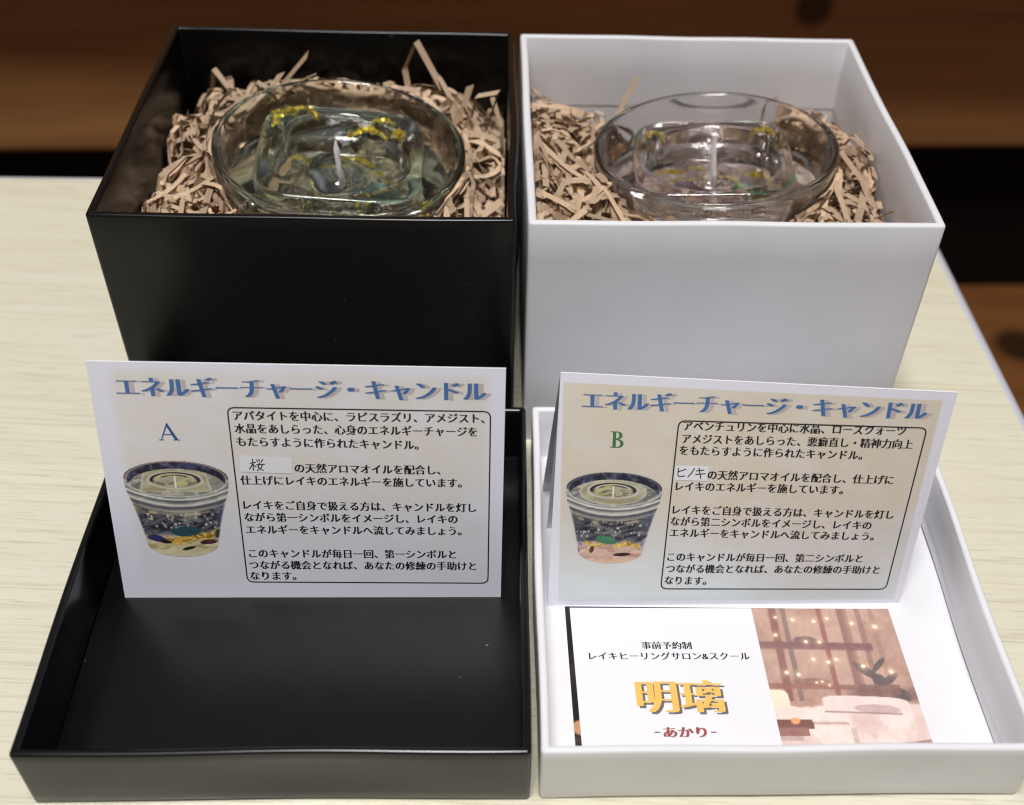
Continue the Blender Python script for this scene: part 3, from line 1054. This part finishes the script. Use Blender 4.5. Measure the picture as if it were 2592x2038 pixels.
def sheet(name, c00, c10, c11, c01, thick, material, parent, bow=0.0, nu=16, nv=14, uvmm=None, seed=0):
    """thin card panel through four corners (bl, br, tr, tl), slight bow, real thickness"""
    c00, c10, c11, c01 = [np.array(q, float) for q in (c00, c10, c11, c01)]
    n = np.cross(c10 - c00, c01 - c00); n /= np.linalg.norm(n)
    w = wob(seed, .00012)
    V, UV = [], []
    for side in (0, 1):
        for j in range(nv + 1):
            for i in range(nu + 1):
                u, v = i / nu, j / nv
                p = (c00 * (1 - u) + c10 * u) * (1 - v) + (c01 * (1 - u) + c11 * u) * v
                p = p + n * (bow * math.sin(math.pi * u) * (1 - .6 * v) + (0 if uvmm else w(u) * v)) - n * thick * side
                V.append(p)
                q = p - c00
                UV.append((float(q @ (c10 - c00) / np.linalg.norm(c10 - c00)) * 1000, v * 1000 * float(np.linalg.norm((c01 + c11 - c00 - c10) / 2))))
    A = (nu + 1) * (nv + 1)
    F = []
    g = lambda i, j, s: s * A + j * (nu + 1) + i
    for j in range(nv):
        for i in range(nu):
            F.append((g(i, j, 0), g(i + 1, j, 0), g(i + 1, j + 1, 0), g(i, j + 1, 0)))
            F.append((g(i, j, 1), g(i, j + 1, 1), g(i + 1, j + 1, 1), g(i + 1, j, 1)))
    for i in range(nu):
        F.append((g(i, 0, 0), g(i, 0, 1), g(i + 1, 0, 1), g(i + 1, 0, 0)))
        F.append((g(i, nv, 0), g(i + 1, nv, 0), g(i + 1, nv, 1), g(i, nv, 1)))
    for j in range(nv):
        F.append((g(0, j, 0), g(0, j + 1, 0), g(0, j + 1, 1), g(0, j, 1)))
        F.append((g(nu, j, 0), g(nu, j, 1), g(nu, j + 1, 1), g(nu, j + 1, 0)))
    return mesh_obj(name, V, F, material, parent, uv=UV)

def fold_strip(name, a, b, r, dirs, material, parent, n=7):
    """rounded fold along a-b; dirs = two directions (front normal, back normal)"""
    a, b = np.array(a, float), np.array(b, float)
    d0, d1 = [np.array(q, float) / np.linalg.norm(q) for q in dirs]
    V = []
    for p in (a, b):
        for k in range(n + 1):
            t = k / n
            d = d0 * (1 - t) + d1 * t + np.array([0, 0, .55]) * math.sin(math.pi * t)
            d /= np.linalg.norm(d)
            V.append(p + d * r)
    F = [(k, n + 1 + k, n + 2 + k, k + 1) for k in range(n)]
    return mesh_obj(name, V, F, material, parent, smooth=True)

TITLE = 'エネルギーチャージ・キャンドル'
def tent_card(corners, back_base, label, face_mat, lines, title, letter, letter_ink, border, pic, pic_kind, sticker, strokes, inner_base=None):
    bl_, br, tr, tl = [np.array(q, float) for q in corners]
    root = empty('tent_card', tuple((bl_ + br) / 2))
    tag(root, label, 'card', 'folded cards standing in the lids')
    off = np.array(root.location)
    bl_, br, tr, tl = bl_ - off, br - off, tr - off, tl - off
    fr = frame_from(bl_, br, tr, tl) + ((bl_, br, tr, tl),)
    nz = fr[3]
    th = .00028
    sheet('front_panel', bl_, br, tr, tl, th, face_mat, root, uvmm=True)
    b0, b1 = np.array(back_base[0]) - off, np.array(back_base[1]) - off
    bn = np.cross(tr - tl, b0 - tl); bn /= np.linalg.norm(bn)
    if bn[1] < 0: bn = -bn
    ti, tj = tl - nz * th, tr - nz * th
    sheet('back_panel', b1, b0, ti + (b0 - ti) * .002, tj + (b1 - tj) * .002, th, MT['backpaper'], root, seed=4)
    fold_strip('fold', (tl + ti) / 2 - np.array([0, 0, .0001]), (tr + tj) / 2 - np.array([0, 0, .0001]), .00020, (nz, bn), MT['paper'], root)
    if inner_base is not None:
        i0, i1 = np.array(inner_base[0]) - off, np.array(inner_base[1]) - off
        t0, t1 = ti + np.array([.0002, .0012, -.0045]), tj + np.array([-.0002, .0012, -.0045])
        sheet('inner_flap', i1, i0, t0, t1, th, MT['backpaper'], root, seed=9)
    # printing
    sh = Flat(); sh.text(TITLE, np.array(title[0]) + (1.2, -.1), np.array(title[1]) + (1.2, -.1), title[2], .04, .068, 6, thin=.02)
    sh.build('title_shadow', fr, MT['pinkgrey'], root)
    tt = Flat(); tt.text(TITLE, title[0], title[1], title[2], .07, .068, 6, thin=.02)
    tt.build('title_lettering', fr, MT['blue'], root)
    bt = Flat()
    for (body, p0, p1) in lines: bt.text(body, p0, p1, 2.95, .06, .050, 6, thin=.012)
    bt.build('body_text', fr, MT['ink'], root)
    fl = Flat(); fl.frame(*border, 1.8, .34, .05)
    fl.build('text_border', fr, MT['ink'], root)
    lt = Flat(); serif_letter(lt, letter[0], letter[1], letter[2], letter[3], .06)
    lt.build('capital_letter', fr, letter_ink, root)
    (x0, x1, y0, y1, lean) = pic
    grid_picture('candle_picture', fr, x0, x1, y0, y1, .13, .05, lambda gx, gy: paint_cup(gx * 2 - 1, gy, pic_kind), root, lean)
    st = Flat(); st.add(sticker, [(3, 2, 1, 0)], .09)
    so = st.build('paper_sticker', fr, MT['paper'], root)
    hw = Flat()
    for sx in strokes: hw.stroke(sx, .27, .11)
    ho = hw.build('handwriting', fr, MT['pen'], so)
    return root

A_MAT = m_print('card_a_print', 98.5, 67.5, (4.5, 2.0, 3.0, 1.0, 2.5),
                [(.0, tuple(lin((220, 223, 234)))), (.30, tuple(lin((222, 221, 225)))), (.62, tuple(lin((224, 219, 213)))), (.95, tuple(lin((222, 218, 216))))],
                tuple(lin((228, 228, 240))), .55)
B_MAT = m_print('card_b_print', 95.6, 65.2, (2.6, 2.4, 1.1, 2.3, .4),
                [(.02, tuple(lin((210, 219, 221)))), (.25, tuple(lin((214, 213, 209)))), (.50, tuple(lin((217, 207, 190)))), (.95, tuple(lin((219, 210, 193))))],
                tuple(lin((230, 229, 240))), .25)

sak = lambda x, y, s: [[(x, y + .62 * s), (x + .46 * s, y + .72 * s)], [(x + .24 * s, y + 1.02 * s), (x + .22 * s, y - .02 * s)], [(x + .22 * s, y + .58 * s), (x - .08 * s, y + .08 * s)],
                       [(x + .26 * s, y + .5 * s), (x + .44 * s, y + .3 * s)], [(x + .56 * s, y + .96 * s), (x + .62 * s, y + .78 * s)], [(x + .74 * s, y + 1.0 * s), (x + .78 * s, y + .80 * s)],
                       [(x + 1.05 * s, y + 1.0 * s), (x + .90 * s, y + .74 * s)], [(x + .50 * s, y + .50 * s), (x + 1.16 * s, y + .56 * s)],
                       [(x + .78 * s, y + .68 * s), (x + .60 * s, y + .28 * s), (x + 1.0 * s, y - .02 * s)], [(x + 1.0 * s, y + .56 * s), (x + .82 * s, y + .2 * s), (x + .52 * s, y - .04 * s)]]
tent_card([(-.1092, .1823, .0018), (-.0108, .1884, .0018), (-.0109, .2056, .0670), (-.1095, .2018, .0664)],
          [(-.1118, .2215, .0020), (-.0134, .2268, .0020)],
          'white folded card with the blue letter A standing in the black lid', A_MAT,
          [('アパタイトを中心に、ラピスラズリ、アメジスト、', (33.8, 53.8), (94.5, 53.9)),
           ('水晶をあしらった、心身のエネルギーチャージを', (33.8, 50.3), (92.7, 50.2)),
           ('もたらすように作られたキャンドル。', (33.9, 46.7), (78.3, 46.3)),
           ('の天然アロマオイルを配合し、', (47.4, 39.4), (83.5, 39.2)),
           ('仕上げにレイキのエネルギーを施しています。', (33.7, 35.8), (88.7, 35.5)),
           ('レイキをご自身で扱える方は、キャンドルを灯し', (33.7, 28.6), (92.3, 28.2)),
           ('ながら第一シンボルをイメージし、レイキの', (33.6, 25.0), (87.5, 24.7)),
           ('エネルギーをキャンドルへ流してみましょう。', (33.6, 21.3), (88.5, 21.1)),
           ('このキャンドルが毎日一回、第一シンボルと', (33.6, 14.0), (87.0, 13.8)),
           ('つながる機会となれば、あなたの修練の手助けと', (33.3, 10.4), (92.2, 10.1)),
           ('なります。', (33.2, 7.0), (45.2, 6.95))],
          ((6.9, 61.0), (95.0, 61.2), 5.9), ('A', 15.4, 46.8, 4.7), MT['navy'],
          ((32.7, 55.9), (95.9, 55.8), (32.4, 5.0), (95.2, 4.6)),
          (4.6, 30.6, 12.8, 41.1, -.9), 'A', [(33.96, 38.2), (46.8, 37.8), (47.1, 42.2), (34.3, 42.8)], sak(36.6, 38.7, 3.1))
tent_card([(.0017, .1862, .0018), (.0962, .1928, .0018), (.0966, .2060, .0659), (.0021, .2102, .0626)],
          [(-.0012, .2285, .0020), (.0925, .2345, .0020)],
          'beige tinted folded card with the green letter B standing in the white lid', B_MAT,
          [('アベンチュリンを中心に水晶、ローズクォーツ', (32.4, 52.7), (86.1, 53.9)),
           ('アメジストをあしらった、悪癖直し・精神力向上', (32.3, 49.2), (88.5, 50.2)),
           ('をもたらすように作られたキャンドル。', (31.9, 46.0), (76.9, 46.5)),
           ('の天然アロマオイルを配合し、仕上げに', (39.4, 39.4), (85.8, 39.6)),
           ('レイキのエネルギーを施しています。', (31.7, 35.9), (73.8, 36.2)),
           ('レイキをご自身で扱える方は、キャンドルを灯し', (31.4, 29.1), (87.8, 29.1)),
           ('ながら第二シンボルをイメージし、レイキの', (31.1, 25.7), (82.7, 25.6)),
           ('エネルギーをキャンドルへ流してみましょう。', (31.1, 22.3), (84.0, 22.2)),
           ('このキャンドルが毎日一回、第二シンボルと', (31.0, 15.0), (82.3, 15.0)),
           ('つながる機会となれば、あなたの修練の手助けと', (30.9, 11.4), (87.5, 11.3)),
           ('なります。', (30.8, 7.8), (41.9, 7.6))],
          ((7.4, 58.3), (90.2, 59.6), 5.6), ('B', 14.8, 46.0, 4.4), MT['green'],
          ((31.2, 54.0), (90.9, 55.0), (29.9, 5.1), (90.25, 4.8)),
          (4.0, 28.4, 12.8, 39.3, -.3), 'B', [(31.3, 37.7), (39.3, 37.6), (39.5, 41.9), (31.3, 41.8)],
          [[(32.0, 41.0), (32.0, 39.0), (32.4, 38.6), (33.8, 38.9)], [(33.9, 40.8), (32.1, 40.0)], [(36.0, 41.1), (35.4, 39.8), (34.5, 38.6)],
           [(36.5, 40.4), (38.4, 40.7)], [(36.4, 39.4), (38.8, 39.7)], [(37.1, 41.3), (37.8, 38.3)]],
          inner_base=[(.0006, .2138, .0020), (.0950, .2200, .0020)])

# ------------------------------------------------------------------ the business cards in the white lid
def biz_frame(z, origin, yaw):
    return np.array([origin[0], origin[1], z]), np.array([math.cos(yaw), math.sin(yaw), 0]), np.array([-math.sin(yaw + R(2.1)), math.cos(yaw + R(2.1)), 0]), np.array([0, 0, 1.0])

BYAW = math.atan2(.0554335, .998462)
B0 = np.array((.011506, .143319))
def paint_salon(gx, gy):
    u, v = gx, gy
    n1 = vnoise(u * 5, v * 5, 31, 4); n2 = vnoise(u * 22, v * 22, 32, 3)
    img = np.ones(u.shape + (3,)) * np.array((176, 142, 126), float)
    img = over(img, (196, 164, 146), ss(.45, .7, n1) * .6)
    img = over(img, (150, 112, 98), ss(.55, .35, n1) * .35)
    for x, w_, c in ((.135, .030, (112, 66, 62)), (.215, .020, (108, 88, 86)), (.475, .020, (128, 72, 66)), (.63, .030, (118, 78, 74)), (.66, .018, (146, 108, 98)), (.755, .022, (134, 98, 90)), (.85, .02, (152, 116, 104))):
        img = over(img, c, (1 - ss(w_ * .6, w_ * 1.2, np.abs(u - x + .03 * (v - .3)))) * (v < .68) * .8)
    for y, h_, c, x1 in ((.275, .018, (120, 76, 72), .80), (.285, .03, (110, 76, 78), .80), (.58, .020, (132, 84, 70), .60)):
        img = over(img, c, (1 - ss(h_ * .6, h_ * 1.2, np.abs(v - y - .02 * (u - .3)))) * (u < x1) * .85)
    img = over(img, (92, 74, 74), (1 - ss(.7, 1.0, ell(u, v, .33, .245, .10, .035))) * .9)
    img = over(img, (120, 84, 78), (1 - ss(.6, 1.0, ell(u, v, .30, .545, .16, .03))) * .8)
    img = over(img, (110, 78, 74), ss(.56, .62, v) * (1 - ss(.66, .69, v)) * ss(.45, .6, u) * .8)
    # plant
    for (cx, cy_, rx, ry, rot) in ((.70, .47, .105, .035, .65), (.80, .425, .08, .022, -.75), (.845, .53, .09, .026, -.55), (.775, .535, .05, .05, 0), (.90, .64, .07, .05, .3)):
        img = over(img, (70, 66, 68), (1 - ss(.75, 1.05, ell(u, v, cx, cy_, rx, ry, rot))) * .92)
    img = over(img, (104, 76, 74), ((v > .565) & (v < .64) & (u > .62) & (u < .90)) * .75)
    # lights
    for (cx, cy_, r_) in ((.28, .088, .016), (.43, .10, .017), (.53, .078, .016), (.70, .115, .017), (.86, .14, .022), (.13, .205, .016), (.335, .255, .016), (.43, .258, .015), (.355, .385, .017), (.455, .405, .016), (.515, .385, .016), (.69, .435, .018),
                          (.145, .48, .017), (.225, .495, .018), (.375, .545, .010), (.42, .57, .009), (.335, .552, .009), (.875, .475, .02), (.16, .07, .012)):
        d = np.hypot(u - cx, (v - cy_) * 1.15)
        img = over(img, (226, 190, 150), np.exp(-(d / (r_ * 2.0)) ** 2) * .6)
        img = over(img, (255, 244, 220), 1 - ss(r_ * .6, r_ * 1.15, d))
    # massage bed with pillow
    bed = v > .70 + .03 * np.sin(3 * u) - .015 * u
    bed = bed & (v > .685)
    img = over(img, (228, 208, 202), ss(.705, .72, v - .012 * np.sin(5 * u)))
    img = over(img, (244, 232, 226), ss(.705, .72, v) * ss(.42, .62, n1) * .8)
    img = over(img, (206, 180, 174), ss(.76, .80, v) * ss(.55, .30, n1) * .5)
    pil = np.maximum(np.abs(u - .635) / .30, np.abs(v - .71 - .03 * (u - .5)) / .062)
    pil2 = (np.abs((u - .635) / .30) ** 4 + np.abs((v - .705 - .04 * (u - .6)) / .060) ** 4)
    img = over(img, (236, 220, 216), 1 - ss(.85, 1.05, pil2))
    img = over(img, (186, 158, 162), (1 - ss(.8, 1.02, ell(u, v, .70, .735, .17, .035, .05))) * .8)
    img = over(img, (132, 100, 98), np.exp(-((v - .757 - .035 * (u - .5)) / .006) ** 2) * (u > .34) * (u < .86) * .8)
    img = over(img, (176, 150, 146), np.exp(-((v - .83 - .25 * np.clip(u - .45, 0, 1) ** 1.2) / .010) ** 2) * (u > .22) * (u < .48) * .9)
    img = over(img, (198, 178, 168), (np.abs(u - .50 - .05 * (v - .9)) < .018) * (v > .86) * .9)
    img = over(img, (110, 74, 70), ((v > .955) & (u > .84)) * ((v - .955) > (1 - u) * .1) * .85)
    img = over(img, (120, 84, 78), np.exp(-((v - 1.0 + .14 * (u - .6)) / .008) ** 2) * (u > .55) * .8)
    # lamp and tray on the left
    img = over(img, (240, 234, 206), (1 - ss(.8, 1.05, ((u - .035) / .085) ** 4 + ((v - .685) / .085) ** 4)))
    img = over(img, (236, 224, 210), (1 - ss(.8, 1.05, ((u - .08) / .10) ** 4 + ((v - .76) / .045) ** 4)))
    img = over(img, (92, 50, 42), ((v > .805) & (v < .86 + .03 * u) & (u < .24 - .3 * np.clip(.82 - v, 0, 1))) * .95)
    img = over(img, (128, 82, 74), ((v > .855) & (v < .915) & (u < .20)) * .95)
    img = over(img, (176, 150, 148), ((v > .915) & (v < .945) & (u < .15)) * .8)
    img = over(img, (232, 160, 92), 1 - ss(.7, 1.05, ell(u, v, .125, .815, .035, .025)))
    img = (img * .74 + np.array((206, 182, 178)) * .26) * np.array((1.05, 1.035, 1.03))
    img = img + (n2[..., None] - .5) * 12 + (vnoise(u * 60, v * 60, 35, 2)[..., None] - .5) * 12
    return np.clip(img, 0, 255), np.ones(u.shape, bool)

def biz_card(z, origin, yaw, label, w=85.0, h=55.0):
    o_, ex, ey, nz = biz_frame(z, origin, yaw)
    root = empty('business_card', tuple(o_))
    tag(root, label, 'business card', 'business cards in the white lid')
    fr = (np.zeros(3), ex, ey, nz)
    th = .00025
    P = lambda a, b: ex * a / 1000 + ey * b / 1000
    sheet('card_sheet', P(0, -8.7), P(w, -8.7), P(w, h), P(0, h), th, MT['paper'], root, uvmm=True)
    return root, fr

# lower card first: only its dark left strip with a warm patch shows
def paint_under(gx, gy):
    n = vnoise(gx * 4, gy * 9, 41, 3)
    gx = gx * 10
    gy = gy * 51.6 / 43
    img = np.ones(gx.shape + (3,)) * np.array((26, 22, 24), float)
    img = over(img, (64, 58, 60), ss(.55, .75, n) * .6)
    d = ell(gx, gy, .95, .855, 1.15, .075)
    img = over(img, (196, 146, 108), 1 - ss(.85, 1.0, d))
    img = over(img, (92, 74, 66), ss(.90, .92, gy) * (1 - ss(.95, .97, gy)) * .6)
    return img, np.ones(gx.shape, bool)
UY = BYAW - R(.45)
u0 = B0 - np.array((math.cos(BYAW), math.sin(BYAW))) * .0016
root_u, fr_u = biz_card(.00208, u0, UY, 'mostly hidden dark printed card showing a thin black strip under the white salon card', 85, 43.1)
grid_picture('dark_picture', fr_u, 0.02, 70.0, -8.6, 43.0, .3, .04, paint_under, root_u)
root_c, fr_c = biz_card(.00242, B0, BYAW, 'white salon card with gold lettering and a massage room photo on its right half', 85.2, 42.3)
def sheared(gx, gy): return paint_salon(gx, gy * 50.85 / 42.25)
grid_picture('salon_photo', fr_c, 48.3, 85.15, -8.6, 42.25, .22, .05, sheared, root_c)
k = Flat(); k.text('事前予約制', (17.6, 30.2), (30.6, 30.2), 2.55, .06, .045, 5); k.text('レイキヒーリングサロン&スクール', (3.8, 26.9), (45.1, 26.9), 2.6, .06, .04, 5)
k.build('black_lettering', fr_c, MT['ink'], root_c)
k = Flat(); k.text('明璃', (15.1, 14.3), (37.0, 14.2), 10.4, .05, .05, 7, 0, 0, .012)
k.build('lettering_shadow', fr_c, MT['shadow_ink'], root_c)
k = Flat(); k.text('明璃', (14.5, 14.9), (36.4, 14.8), 10.4, .08, .05, 7, 0, 0, .012)
k.build('gold_lettering', fr_c, MT['gold_ink'], root_c)
k = Flat(); k.text('あかり', (19.9, 4.7), (30.6, 4.7), 3.4, .06, .065, 5)
k.build('red_lettering', fr_c, MT['red'], root_c)
k = Flat(); k.stroke([(17.9, 4.7), (19.1, 4.7)], .32, .06); k.stroke([(31.6, 4.7), (32.8, 4.7)], .32, .06)
k.build('dash_marks', fr_c, MT['shadow_ink'], root_c)
